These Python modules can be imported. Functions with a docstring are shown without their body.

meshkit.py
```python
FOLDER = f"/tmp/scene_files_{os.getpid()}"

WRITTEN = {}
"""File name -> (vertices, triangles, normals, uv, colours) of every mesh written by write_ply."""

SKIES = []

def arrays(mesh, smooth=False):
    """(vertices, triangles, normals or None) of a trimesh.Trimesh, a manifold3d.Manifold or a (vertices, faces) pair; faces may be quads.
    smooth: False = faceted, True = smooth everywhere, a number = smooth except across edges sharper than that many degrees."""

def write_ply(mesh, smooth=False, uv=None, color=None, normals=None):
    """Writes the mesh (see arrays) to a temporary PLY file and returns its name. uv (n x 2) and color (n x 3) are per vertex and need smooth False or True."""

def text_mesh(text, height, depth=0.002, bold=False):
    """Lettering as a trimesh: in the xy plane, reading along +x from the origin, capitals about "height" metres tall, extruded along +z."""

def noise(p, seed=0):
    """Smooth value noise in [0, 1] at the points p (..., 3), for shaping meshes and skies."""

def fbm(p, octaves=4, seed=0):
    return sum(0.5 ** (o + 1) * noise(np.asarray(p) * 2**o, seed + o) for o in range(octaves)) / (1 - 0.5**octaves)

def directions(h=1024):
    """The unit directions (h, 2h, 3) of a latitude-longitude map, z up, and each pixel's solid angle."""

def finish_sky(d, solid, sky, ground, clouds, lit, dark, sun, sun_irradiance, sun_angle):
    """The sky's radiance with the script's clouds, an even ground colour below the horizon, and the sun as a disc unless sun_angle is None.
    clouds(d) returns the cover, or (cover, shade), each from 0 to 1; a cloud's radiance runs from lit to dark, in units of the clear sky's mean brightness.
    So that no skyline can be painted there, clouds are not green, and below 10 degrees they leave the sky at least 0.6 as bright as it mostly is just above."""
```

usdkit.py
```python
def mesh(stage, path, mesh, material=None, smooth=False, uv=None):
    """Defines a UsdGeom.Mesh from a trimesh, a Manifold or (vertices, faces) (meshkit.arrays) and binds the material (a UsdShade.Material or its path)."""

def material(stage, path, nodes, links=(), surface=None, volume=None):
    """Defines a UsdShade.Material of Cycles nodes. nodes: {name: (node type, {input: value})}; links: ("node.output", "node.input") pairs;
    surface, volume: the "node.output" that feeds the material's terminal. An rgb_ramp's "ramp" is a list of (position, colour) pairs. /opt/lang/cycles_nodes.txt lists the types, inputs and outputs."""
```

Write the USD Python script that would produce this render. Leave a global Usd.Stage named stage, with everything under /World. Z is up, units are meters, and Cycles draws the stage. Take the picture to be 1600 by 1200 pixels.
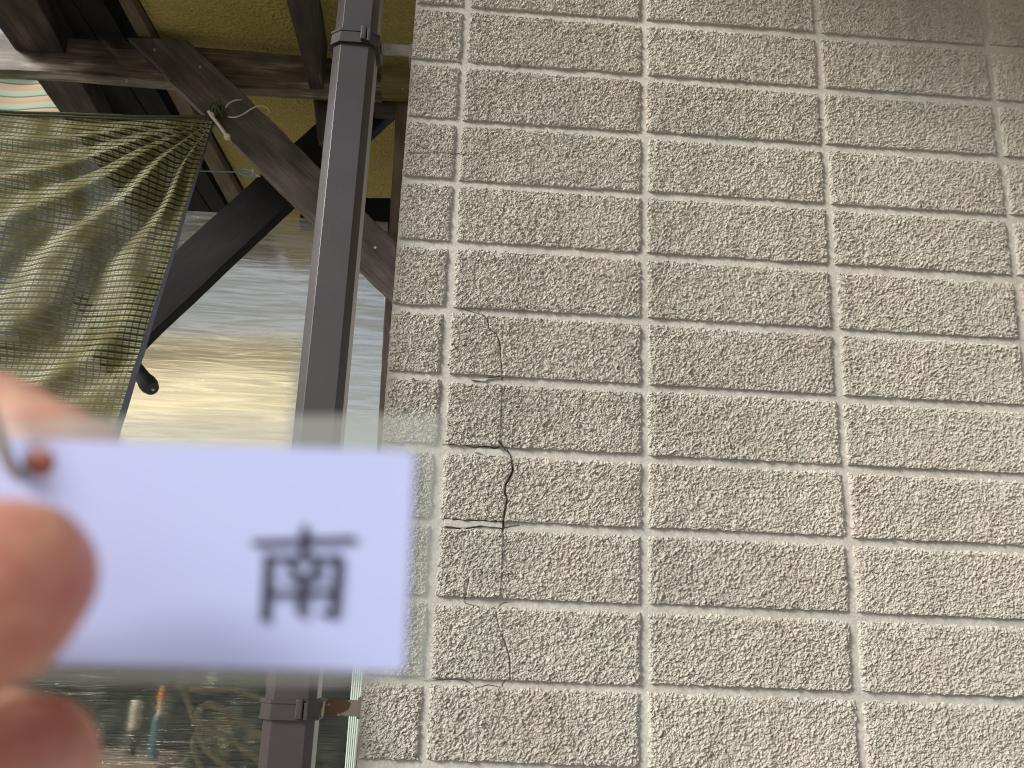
import math, random
import numpy as np, trimesh, manifold3d as m3, usdkit, meshkit
from pxr import Usd, UsdGeom, UsdLux, UsdShade, Sdf, Gf, Vt
from scipy.spatial import cKDTree
from shapely.geometry import Polygon, LineString

random.seed(7)
rng = np.random.default_rng(7)
stage = Usd.Stage.CreateInMemory()
UsdGeom.SetStageUpAxis(stage, 'Z')
UsdGeom.SetStageMetersPerUnit(stage, 1.0)
UsdGeom.Xform.Define(stage, '/World')
UsdGeom.Scope.Define(stage, '/World/Looks')

# ------------------------------------------------------------------ camera
U = 0.303                                             # one block pitch along the wall, metres
F = 1400.0                                            # focal length in pixels of the 1600 px wide photograph
YAW, PITCH, ROLL = 0.05338, 0.26879, 0.03917
CAM = np.array([0.10815 * U, -4.29 * U, 1.5])
Z0 = 1.5 + 3.33339 * U                                # height of the first joint row
ROW = 0.35625 * U


def _rot():
    cy, sy = math.cos(YAW), math.sin(YAW)
    cp, sp = math.cos(PITCH), math.sin(PITCH)
    cr, sr = math.cos(ROLL), math.sin(ROLL)
    ry = np.array([[cy, 0, -sy], [0, 1, 0], [sy, 0, cy]])
    rx = np.array([[1, 0, 0], [0, cp, sp], [0, -sp, cp]])
    rz = np.array([[cr, -sr, 0], [sr, cr, 0], [0, 0, 1]])
    m = rz @ rx @ ry                                  # (X right, Y down, Z into the wall) -> camera (right, down, forward)
    return m @ np.array([[1, 0, 0], [0, 0, -1], [0, 1, 0]])


RM = _rot()
RIGHT, DOWN, FWD = RM
cam = UsdGeom.Camera.Define(stage, '/World/camera')
cam.CreateHorizontalApertureAttr(36.0)
cam.CreateVerticalApertureAttr(27.0)
cam.CreateFocalLengthAttr(36.0 * F / 1600.0)
cam.CreateClippingRangeAttr(Gf.Vec2f(0.02, 2000))
cam.CreateFStopAttr(11.5)
cam.CreateFocusDistanceAttr(1.45)
M = Gf.Matrix4d(*[float(x) for x in (*RIGHT, 0, *(-DOWN), 0, *(-FWD), 0, *CAM, 1)])
cam.AddTransformOp().Set(M)
EXPOSURE = 1.76
cam.CreateExposureAttr(EXPOSURE)

# ------------------------------------------------------------------ sky and sun (a bright overcast day, softest from the left)
TOSUN = np.array([-0.74, -0.50, 0.50])
TOSUN /= np.linalg.norm(TOSUN)
dome = UsdLux.DomeLight.Define(stage, '/World/sky')
dome.GetPrim().SetCustomDataByKey('kind', 'structure')
sky_m = usdkit.material(stage, '/World/Looks/sky_air', {
    's': ('sky_texture', {'sky_type': 'single_scattering', 'sun_disc': False, 'sun_elevation': float(math.asin(TOSUN[2])),
                          'sun_rotation': float(math.atan2(TOSUN[0], TOSUN[1])), 'aerosol_density': 3.0}),
    'tc': ('texture_coordinate', {}),
    'n': ('noise_texture', {'scale': 2.2, 'detail': 6.0, 'roughness': 0.6}),
    'r': ('rgb_ramp', {'ramp': [(0.30, (0.30, 0.30, 0.30)), (0.7, (0.75, 0.75, 0.75))]}),
    'mx': ('mix_color', {'b': (3.6, 3.58, 3.52), 'use_clamp': False}),
    'b': ('background_shader', {'strength': 0.05}),
}, [('tc.generated', 'n.vector'), ('n.fac', 'r.fac'), ('s.color', 'mx.a'), ('r.color', 'mx.fac'), ('mx.result', 'b.color')], surface='b.background')
UsdShade.MaterialBindingAPI.Apply(dome.GetPrim()).Bind(sky_m)
sun = UsdLux.DistantLight.Define(stage, '/World/sun')
sun.CreateIntensityAttr(0.4)
sun.CreateAngleAttr(22.0)
sun.CreateColorAttr(Gf.Vec3f(1.0, 0.96, 0.91))
sun.GetPrim().CreateAttribute('inputs:normalize', Sdf.ValueTypeNames.Bool).Set(True)
_z = TOSUN
_x = np.cross([0, 0, 1.0], _z); _x /= np.linalg.norm(_x)
_y = np.cross(_z, _x)
sun.AddTransformOp().Set(Gf.Matrix4d(*[float(v) for v in (*_x, 0, *_y, 0, *_z, 0, 0, 0, 20, 1)]))


# ------------------------------------------------------------------ helpers
def ray(u, v):
    d = RIGHT * (u - 800) / F + DOWN * (v - 600) / F + FWD
    return d


def PY(u, v, y):
    """The point of the upright plane Y = y that stands at this pixel of the photograph."""
    d = ray(u, v)
    return CAM + d * (y - CAM[1]) / d[1]


def PZ(u, v, z):
    d = ray(u, v)
    return CAM + d * (z - CAM[2]) / d[2]


def PC(u, v, dist):
    """A point at this distance along the camera's axis (things held up close)."""
    return CAM + ray(u, v) * dist


used = {}


def free(parent, name):
    key = (parent, name)
    n = used.get(key, -1) + 1
    used[key] = n
    return f'{parent}/{name}' if n == 0 else f'{parent}/{name}_{n:03d}'


def tag(prim, label=None, cat=None, group=None, kind=None):
    for k, v in (('label', label), ('category', cat), ('group', group), ('kind', kind)):
        if v:
            prim.SetCustomDataByKey(k, v)
    return prim


def thing(name, label, cat, group=None):
    x = UsdGeom.Xform.Define(stage, free('/World', name))
    return str(tag(x.GetPrim(), label, cat, group).GetPath())


def obj(name, mesh, mat, parent='/World', smooth=False, uv=None, **kw):
    p = free(parent, name)
    usdkit.mesh(stage, p, mesh, mat, smooth=smooth, uv=uv)
    tag(stage.GetPrimAtPath(p), **kw)
    return p


def tube(points, r, n=8, caps=True):
    p = np.asarray(points, float)
    r = np.broadcast_to(r, (len(p),)).astype(float)
    t = np.gradient(p, axis=0)
    t /= np.linalg.norm(t, axis=1, keepdims=True) + 1e-12
    a = np.cross(t[0], [0, 0, 1.0] if abs(t[0][2]) < 0.9 else [1.0, 0, 0]); a /= np.linalg.norm(a)
    rings = []
    for i in range(len(p)):
        a = a - t[i] * (a @ t[i]); a /= np.linalg.norm(a)
        b = np.cross(t[i], a)
        ang = np.arange(n) * 2 * np.pi / n
        rings.append(p[i] + r[i] * (np.cos(ang)[:, None] * a + np.sin(ang)[:, None] * b))
    v = np.vstack(rings)
    i, j = np.meshgrid(np.arange(len(p) - 1), np.arange(n), indexing='ij')
    q = np.stack([i * n + j, i * n + (j + 1) % n, (i + 1) * n + (j + 1) % n, (i + 1) * n + j], -1).reshape(-1, 4)
    f = np.vstack([q[:, [0, 1, 2]], q[:, [0, 2, 3]]])
    if caps:
        c0, c1 = len(v), len(v) + 1
        v = np.vstack([v, p[0], p[-1]])
        k = np.arange(n)
        f = np.vstack([f, np.stack([np.full(n, c0), (k + 1) % n, k], 1), np.stack([np.full(n, c1), (len(p) - 1) * n + k, (len(p) - 1) * n + (k + 1) % n], 1)])
    m = trimesh.Trimesh(v, f, process=False)
    return m


def spline(pts, n=40):
    from scipy.interpolate import CubicSpline
    p = np.asarray(pts, float)
    s = np.r_[0, np.cumsum(np.linalg.norm(np.diff(p, axis=0), axis=1))]
    return CubicSpline(s, p)(np.linspace(0, s[-1], n))


def prism(poly, axis, at, t, cham=0.002, wob=0.0006, along=None, step=0.03, seed=0):
    """A slab: the polygon POLY (n x 3, in the plane axis = at) pushed T along +axis, with chamfered, slightly worn edges. Returns (trimesh, uv): u runs along ALONG."""
    k = {'x': 0, 'y': 1, 'z': 2}[axis]
    o = [i for i in range(3) if i != k]
    p2 = np.asarray(poly, float)[:, o]
    pg = Polygon(p2)
    if not pg.exterior.is_ccw:
        p2 = p2[::-1]
    r = np.random.default_rng(seed + 11)
    pts, cor = [], []
    for a, b in zip(p2, np.roll(p2, -1, 0)):
        n = max(1, int(np.linalg.norm(b - a) / step))
        for i in range(n):
            q = a + (b - a) * i / n
            pts.append(q + (r.normal(0, wob, 2) if i else 0))
    pts = np.array(pts)
    prev, nxt = np.roll(pts, 1, 0), np.roll(pts, -1, 0)
    e1 = pts - prev; e1 /= np.linalg.norm(e1, axis=1, keepdims=True)
    e2 = nxt - pts; e2 /= np.linalg.norm(e2, axis=1, keepdims=True)
    n1, n2 = np.stack([-e1[:, 1], e1[:, 0]], 1), np.stack([-e2[:, 1], e2[:, 0]], 1)
    nn = n1 + n2
    nn /= np.maximum((nn * n1).sum(1, keepdims=True), 0.3)
    inner = pts + nn * cham
    rings, n = [], len(pts)
    for q, d in ((inner, 0), (pts, cham), (pts, t - cham), (inner, t)):
        v = np.zeros((n, 3)); v[:, o] = q; v[:, k] = at + d
        rings.append(v)
    v = np.vstack(rings)
    f = []
    for s in range(3):
        for i in range(n):
            a, b = s * n + i, s * n + (i + 1) % n
            f += [(a, b, b + n), (a, b + n, a + n)]
    tri = trimesh.creation.triangulate_polygon(Polygon(inner), engine='earcut')[1] if False else None
    import mapbox_earcut as ec
    try:
        tri = ec.triangulate_float64(inner, np.array([n], np.uint32)).reshape(-1, 3)
    except Exception:
        tri = np.array([(0, i, i + 1) for i in range(1, n - 1)])
    f += [tuple(x[::-1]) for x in tri.tolist()] + [tuple(3 * n + np.array(x)) for x in tri.tolist()]
    m = trimesh.Trimesh(v, np.array(f), process=False)
    # own vertices per face group keep the edges crisp; fix the winding from the volume's sign
    if m.volume < 0:
        m.invert()
    al = np.asarray(along if along is not None else p2[1] - p2[0], float)
    al = al[o] if len(al) == 3 else al
    al = al / np.linalg.norm(al)
    ac = np.array([-al[1], al[0]])
    vv = np.array(m.vertices)
    uv = np.stack([vv[:, o] @ al + 3.7 * seed, vv[:, o] @ ac + (vv[:, k] - at) * 0.9 + 1.3 * seed], 1)
    return m, uv


def member(name, px, y, t, mat, parent, along=None, seed=0, cham=0.002, wob=0.0006, **kw):
    """A timber whose front outline is known: PX pixels on the upright plane Y = y, T thick."""
    poly = np.array([PY(u, v, y) for u, v in px])
    if along is not None:
        along = PY(*along[1], y) - PY(*along[0], y)
    m, uv = prism(poly, 'y', y, t, cham, wob, along, seed=seed)
    return obj(name, m, mat, parent, uv=uv, **kw)


def strip(left, right, z, y0, y1):
    """The XY outline between two straight edges, each given by two pixels on the level plane Z = z, from Y = y0 to y1."""
    out = []
    for (a, b), ys in ((left, (y0, y1)), (right, (y1, y0))):
        p, q = PZ(*a, z), PZ(*b, z)
        for y in ys:
            s = (y - p[1]) / (q[1] - p[1])
            out.append(p + (q - p) * s)
    return np.array(out)


def lying(name, left, right, z, y0, y1, t, mat, parent, seed=0, cham=0.002, **kw):
    poly = strip(left, right, z, y0, y1)
    m, uv = prism(poly, 'z', z, t, cham, 0.0005, along=(0, 1), seed=seed)
    return obj(name, m, mat, parent, uv=uv, **kw)


def box(c, s):
    m = trimesh.creation.box(s)
    m.apply_translation(c)
    return m


def rbox(lo, hi, r=0.002):
    lo, hi = np.array(lo, float), np.array(hi, float)
    sp = m3.Manifold.sphere(r, 12)
    return m3.Manifold.batch_hull([sp.translate([float(c) for c in (x, y, z)]) for x in (lo[0] + r, hi[0] - r) for y in (lo[1] + r, hi[1] - r) for z in (lo[2] + r, hi[2] - r)])


def mat(name, nodes, links, surface='p.BSDF'):
    return usdkit.material(stage, '/World/Looks/' + name, nodes, links, surface=surface)


# ------------------------------------------------------------------ materials
def wall_mat(name, dark, light, bump_scale, bump_d, spots=True):
    return mat(name, {
        'g': ('geometry', {}),
        'n1': ('noise_texture', {'scale': 4.0, 'detail': 4.0, 'roughness': 0.6}),
        'r1': ('rgb_ramp', {'ramp': [(0.3, dark), (0.7, light)]}),
        'n2': ('noise_texture', {'scale': 9.0, 'detail': 3.0}),
        'r2': ('rgb_ramp', {'ramp': [(0.36, (0.86, 0.95, 0.90)), (0.5, (1, 1, 1)), (0.64, (1.0, 0.90, 0.86))]}),
        'mx': ('mix_color', {'blend_type': 'multiply', 'fac': 0.28}),
        'ms': ('mapping', {'mapping_type': 'point', 'scale': (16.0, 16.0, 1.6)}), 'n5': ('noise_texture', {'scale': 1.0, 'detail': 5.0, 'roughness': 0.6}),
        'r5': ('rgb_ramp', {'ramp': [(0.30, (0.86, 0.855, 0.83)), (0.50, (1, 1, 1)), (0.75, (1.05, 1.05, 1.05))]}), 'mx5': ('mix_color', {'blend_type': 'multiply', 'fac': 1.0, 'use_clamp': False}),
        'oi': ('object_info', {}), 'ro': ('map_range', {'to_min': 0.965, 'to_max': 1.035}), 'mx6': ('mix_color', {'blend_type': 'multiply', 'fac': 1.0, 'use_clamp': False}),
        'n6': ('noise_texture', {'scale': 75.0, 'detail': 3.0, 'roughness': 0.7}), 'r6': ('rgb_ramp', {'ramp': [(0.0, (0.45, 0.42, 0.36)), (0.27, (0.62, 0.59, 0.53)), (0.34, (1, 1, 1))]}), 'mx7': ('mix_color', {'blend_type': 'multiply', 'fac': 0.7}),
        'n4': ('noise_texture', {'scale': 260.0, 'detail': 2.0}),
        'r4': ('rgb_ramp', {'ramp': [(0.25, (0.80, 0.79, 0.77)), (0.6, (1.0, 1.0, 1.0))]}),
        'mx2': ('mix_color', {'blend_type': 'multiply', 'fac': 1.0}),
        'n3': ('noise_texture', {'scale': bump_scale, 'detail': 4.0, 'roughness': 0.65}),
        'b': ('bump', {'strength': 1.0, 'distance': bump_d}),
        'p': ('principled_bsdf', {'roughness': 0.85, 'specular_ior_level': 0.25}),
    }, [('g.position', 'n1.vector'), ('n1.fac', 'r1.fac'), ('g.position', 'n2.vector'), ('n2.fac', 'r2.fac'), ('r1.color', 'mx.a'), ('r2.color', 'mx.b'),
        ('g.position', 'n4.vector'), ('n4.fac', 'r4.fac'), ('mx.result', 'mx2.a'), ('r4.color', 'mx2.b'), ('g.position', 'ms.vector'), ('ms.vector', 'n5.vector'), ('n5.fac', 'r5.fac'), ('mx2.result', 'mx5.a'), ('r5.color', 'mx5.b'), ('oi.random', 'ro.value'), ('mx5.result', 'mx6.a'), ('ro.result', 'mx6.b'), ('g.position', 'n6.vector'), ('n6.fac', 'r6.fac'), ('mx6.result', 'mx7.a'), ('r6.color', 'mx7.b'), ('mx7.result', 'p.base_color'),
        ('g.position', 'n3.vector'), ('n3.fac', 'b.height'), ('b.normal', 'p.normal')])


BLOCK = wall_mat('beige_render', (0.405, 0.389, 0.347), (0.485, 0.466, 0.420), 700.0, 0.0006)
MORTAR = wall_mat('grey_joint', (0.40, 0.395, 0.365), (0.48, 0.470, 0.435), 160.0, 0.0012)


def wood_mat(name, c0, c1, c2, rough=0.7, grain=1.0, bump=0.0012):
    return mat(name, {
        'tc': ('texture_coordinate', {}),
        'm1': ('mapping', {'mapping_type': 'point', 'scale': (5.0, 190.0 * grain, 1.0)}),
        'n1': ('noise_texture', {'scale': 1.0, 'detail': 6.0, 'roughness': 0.7, 'distortion': 0.5}),
        'm2': ('mapping', {'mapping_type': 'point', 'scale': (7.0, 26.0, 1.0)}),
        'n2': ('noise_texture', {'scale': 1.0, 'detail': 4.0}),
        'ad': ('math', {'math_type': 'multiply_add', 'value2': 0.6}),
        'r1': ('rgb_ramp', {'ramp': [(0.38, c0), (0.62, c1), (0.86, c2)]}),
        's': ('math', {'math_type': 'multiply_add', 'value2': 1.0, 'value3': -0.25}),
        'b': ('bump', {'strength': 0.8, 'distance': bump}),
        'p': ('principled_bsdf', {'roughness': rough, 'specular_ior_level': 0.4}),
    }, [('tc.UV', 'm1.vector'), ('m1.vector', 'n1.vector'), ('tc.UV', 'm2.vector'), ('m2.vector', 'n2.vector'), ('n2.fac', 's.value1'),
        ('n1.fac', 'ad.value1'), ('s.value', 'ad.value3'), ('ad.value', 'r1.fac'), ('r1.color', 'p.base_color'), ('n1.fac', 'b.height'), ('b.normal', 'p.normal')])


WOOD_DARK = wood_mat('dark_stained_timber', (0.018, 0.013, 0.010), (0.056, 0.043, 0.034), (0.13, 0.105, 0.085))
WOOD_GREY = wood_mat('weathered_grey_timber', (0.035, 0.028, 0.026), (0.085, 0.070, 0.064), (0.17, 0.15, 0.14), rough=0.6)
WOOD_BEAM = wood_mat('worn_brown_timber', (0.030, 0.022, 0.016), (0.115, 0.094, 0.074), (0.42, 0.37, 0.31), rough=0.40)
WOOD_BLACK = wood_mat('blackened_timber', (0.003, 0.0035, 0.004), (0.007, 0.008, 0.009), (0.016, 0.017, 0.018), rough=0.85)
WOOD_OLIVE = wood_mat('olive_painted_timber', (0.13, 0.11, 0.03), (0.20, 0.17, 0.055), (0.26, 0.23, 0.09))
WOOD_TAN = wood_mat('pale_brown_batten', (0.075, 0.055, 0.034), (0.13, 0.10, 0.066), (0.20, 0.165, 0.115))

STUCCO = mat('olive_stucco', {
    'g': ('geometry', {}),
    'v': ('voronoi_texture', {'scale': 120.0, 'feature': 'smooth_f1', 'smoothness': 0.6}),
    'n': ('noise_texture', {'scale': 95.0, 'detail': 4.0, 'roughness': 0.6}),
    'a': ('math', {'math_type': 'add'}),
    'b': ('bump', {'strength': 1.0, 'distance': 0.006}),
    'n2': ('noise_texture', {'scale': 3.0, 'detail': 4.0}),
    'r': ('rgb_ramp', {'ramp': [(0.3, (0.34, 0.28, 0.085)), (0.7, (0.44, 0.37, 0.13))]}),
    'p': ('principled_bsdf', {'roughness': 0.9, 'specular_ior_level': 0.2}),
}, [('g.position', 'v.vector'), ('g.position', 'n.vector'), ('v.distance', 'a.value1'), ('n.fac', 'a.value2'), ('a.value', 'b.height'), ('b.normal', 'p.normal'),
    ('g.position', 'n2.vector'), ('n2.fac', 'r.fac'), ('r.color', 'p.base_color')])


def plain(name, color, rough=0.5, spec=0.5, metallic=0.0, var=0.25, scale=30.0, bump=0.0, bscale=200.0, **kw):
    return mat(name, {
        'g': ('geometry', {}),
        'n': ('noise_texture', {'scale': scale, 'detail': 4.0}),
        'r': ('rgb_ramp', {'ramp': [(0.25, tuple(c * (1 - var) for c in color)), (0.75, tuple(min(1, c * (1 + var)) for c in color))]}),
        'n2': ('noise_texture', {'scale': bscale, 'detail': 3.0}),
        'b': ('bump', {'strength': 0.6 if bump else 0.0, 'distance': bump or 0.001}),
        'p': ('principled_bsdf', {'roughness': rough, 'specular_ior_level': spec, 'metallic': metallic, **kw}),
    }, [('g.position', 'n.vector'), ('n.fac', 'r.fac'), ('r.color', 'p.base_color'), ('g.position', 'n2.vector'), ('n2.fac', 'b.height'), ('b.normal', 'p.normal')])


PIPE = plain('brown_pvc', (0.036, 0.030, 0.031), rough=0.30, spec=0.6, var=0.18, scale=14.0, bump=0.0004, bscale=90.0)
CLIP = plain('brown_clip_plastic', (0.032, 0.026, 0.027), rough=0.45, var=0.15)
PAINT_CHIP = mat('chipped_brown_paint', {
    'g': ('geometry', {}), 'n': ('noise_texture', {'scale': 38.0, 'detail': 3.0, 'roughness': 0.5}),
    'r': ('rgb_ramp', {'ramp': [(0.50, (0.14, 0.075, 0.035)), (0.515, (0.42, 0.36, 0.29))], 'interpolate': True}),
    'b': ('bump', {'strength': 0.5, 'distance': 0.001}), 'p': ('principled_bsdf', {'roughness': 0.55}),
}, [('g.position', 'n.vector'), ('n.fac', 'r.fac'), ('r.color', 'p.base_color'), ('n.fac', 'b.height'), ('b.normal', 'p.normal')])
PAINT_GREY = plain('grey_beige_paint', (0.30, 0.27, 0.24), rough=0.5, var=0.3, scale=60.0)
STEEL = plain('galvanised_steel', (0.55, 0.54, 0.52), rough=0.3, metallic=1.0)
BLACK_RUBBER = plain('black_rubber', (0.014, 0.016, 0.015), rough=0.55)
ALU = plain('pale_green_aluminium', (0.42, 0.50, 0.46), rough=0.4, var=0.1)
CRACK = plain('crack_dirt', (0.045, 0.036, 0.026), rough=0.95, spec=0.1, var=0.4)
ROPE = plain('off_white_rope', (0.55, 0.50, 0.38), rough=0.8, var=0.3, scale=400.0)
BLUE = plain('faded_blue_plastic', (0.13, 0.24, 0.33), rough=0.45)
CORD_GREEN = plain('dark_green_cord', (0.055, 0.06, 0.032), rough=0.8, var=0.5, scale=300.0)
WIRE = plain('white_coated_wire', (0.62, 0.56, 0.48), rough=0.35, var=0.2)
HEM = plain('navy_hem_tape', (0.018, 0.022, 0.034), rough=0.75, var=0.3, scale=200.0)
HOSE = plain('olive_hose', (0.16, 0.14, 0.065), rough=0.5, var=0.3)
LEAF = mat('hedge_leaf', {
    'o': ('geometry', {}), 'r': ('rgb_ramp', {'ramp': [(0, (0.018, 0.035, 0.016)), (0.6, (0.035, 0.065, 0.028)), (1, (0.075, 0.11, 0.045))]}),
    'd': ('principled_bsdf', {'roughness': 0.55}), 't': ('translucent_bsdf', {}), 'p': ('mix_closure', {'fac': 0.25}),
}, [('o.random_per_island', 'r.fac'), ('r.color', 'd.base_color'), ('r.color', 't.color'), ('d.BSDF', 'p.closure1'), ('t.BSDF', 'p.closure2')], 'p.closure')
GROUND = mat('packed_soil', {
    'g': ('geometry', {}), 'n': ('noise_texture', {'scale': 2.0, 'detail': 8.0, 'roughness': 0.65}),
    'r': ('rgb_ramp', {'ramp': [(0.3, (0.20, 0.18, 0.15)), (0.7, (0.34, 0.31, 0.27))]}), 'b': ('bump', {'strength': 0.5, 'distance': 0.02}),
    'p': ('principled_bsdf', {'roughness': 0.95}),
}, [('g.position', 'n.vector'), ('n.fac', 'r.fac'), ('r.color', 'p.base_color'), ('n.fac', 'b.height'), ('b.normal', 'p.normal')])

# dirty clear plastic sheet: sees through, with a film of dirt that scatters light and wavy streaks; yellow glow painted into its colour by height
PANE = mat('dirty_glow_tinted_sheet', {
    'g': ('geometry', {}),
    'm1': ('mapping', {'mapping_type': 'point', 'scale': (3.5, 3.5, 60.0)}),
    'n1': ('noise_texture', {'scale': 1.6, 'detail': 5.0, 'roughness': 0.55, 'distortion': 0.9}),
    'r1': ('rgb_ramp', {'ramp': [(0.34, (0.18, 0.18, 0.18)), (0.47, (0.45, 0.45, 0.45)), (0.52, (0.62, 0.62, 0.62)), (0.68, (0.95, 0.95, 0.95))]}),
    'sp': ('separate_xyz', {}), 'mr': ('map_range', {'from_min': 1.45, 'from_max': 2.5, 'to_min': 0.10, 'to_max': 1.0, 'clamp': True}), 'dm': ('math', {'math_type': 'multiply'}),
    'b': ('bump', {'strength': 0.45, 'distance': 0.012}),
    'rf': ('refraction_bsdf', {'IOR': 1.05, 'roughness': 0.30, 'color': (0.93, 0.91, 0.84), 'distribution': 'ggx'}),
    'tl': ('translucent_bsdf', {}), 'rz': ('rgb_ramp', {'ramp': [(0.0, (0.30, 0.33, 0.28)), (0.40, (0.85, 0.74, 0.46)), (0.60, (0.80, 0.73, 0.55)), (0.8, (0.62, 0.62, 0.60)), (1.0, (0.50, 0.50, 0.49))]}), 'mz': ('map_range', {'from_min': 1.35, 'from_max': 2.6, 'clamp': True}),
    'df': ('diffuse_bsdf', {'color': (0.30, 0.31, 0.31)}),
    'mx0': ('mix_closure', {'fac': 0.12}),
    'mx1': ('mix_closure', {}),
    'gl': ('glossy_bsdf', {'color': (0.9, 0.9, 0.9), 'roughness': 0.08}),
    'fr': ('fresnel', {'IOR': 1.5}),
    'p': ('mix_closure', {}),
}, [('g.position', 'm1.vector'), ('m1.vector', 'n1.vector'), ('n1.fac', 'r1.fac'), ('n1.fac', 'b.height'), ('b.normal', 'rf.normal'), ('b.normal', 'gl.normal'), ('b.normal', 'fr.normal'),
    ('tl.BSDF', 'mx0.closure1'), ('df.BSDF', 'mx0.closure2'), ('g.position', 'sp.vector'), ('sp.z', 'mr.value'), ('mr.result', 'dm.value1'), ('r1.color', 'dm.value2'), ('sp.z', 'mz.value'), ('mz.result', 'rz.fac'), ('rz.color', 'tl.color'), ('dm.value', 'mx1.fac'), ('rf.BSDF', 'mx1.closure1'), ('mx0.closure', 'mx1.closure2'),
    ('mx1.closure', 'p.closure1'), ('gl.BSDF', 'p.closure2'), ('fr.fac', 'p.fac')], 'p.closure')

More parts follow.
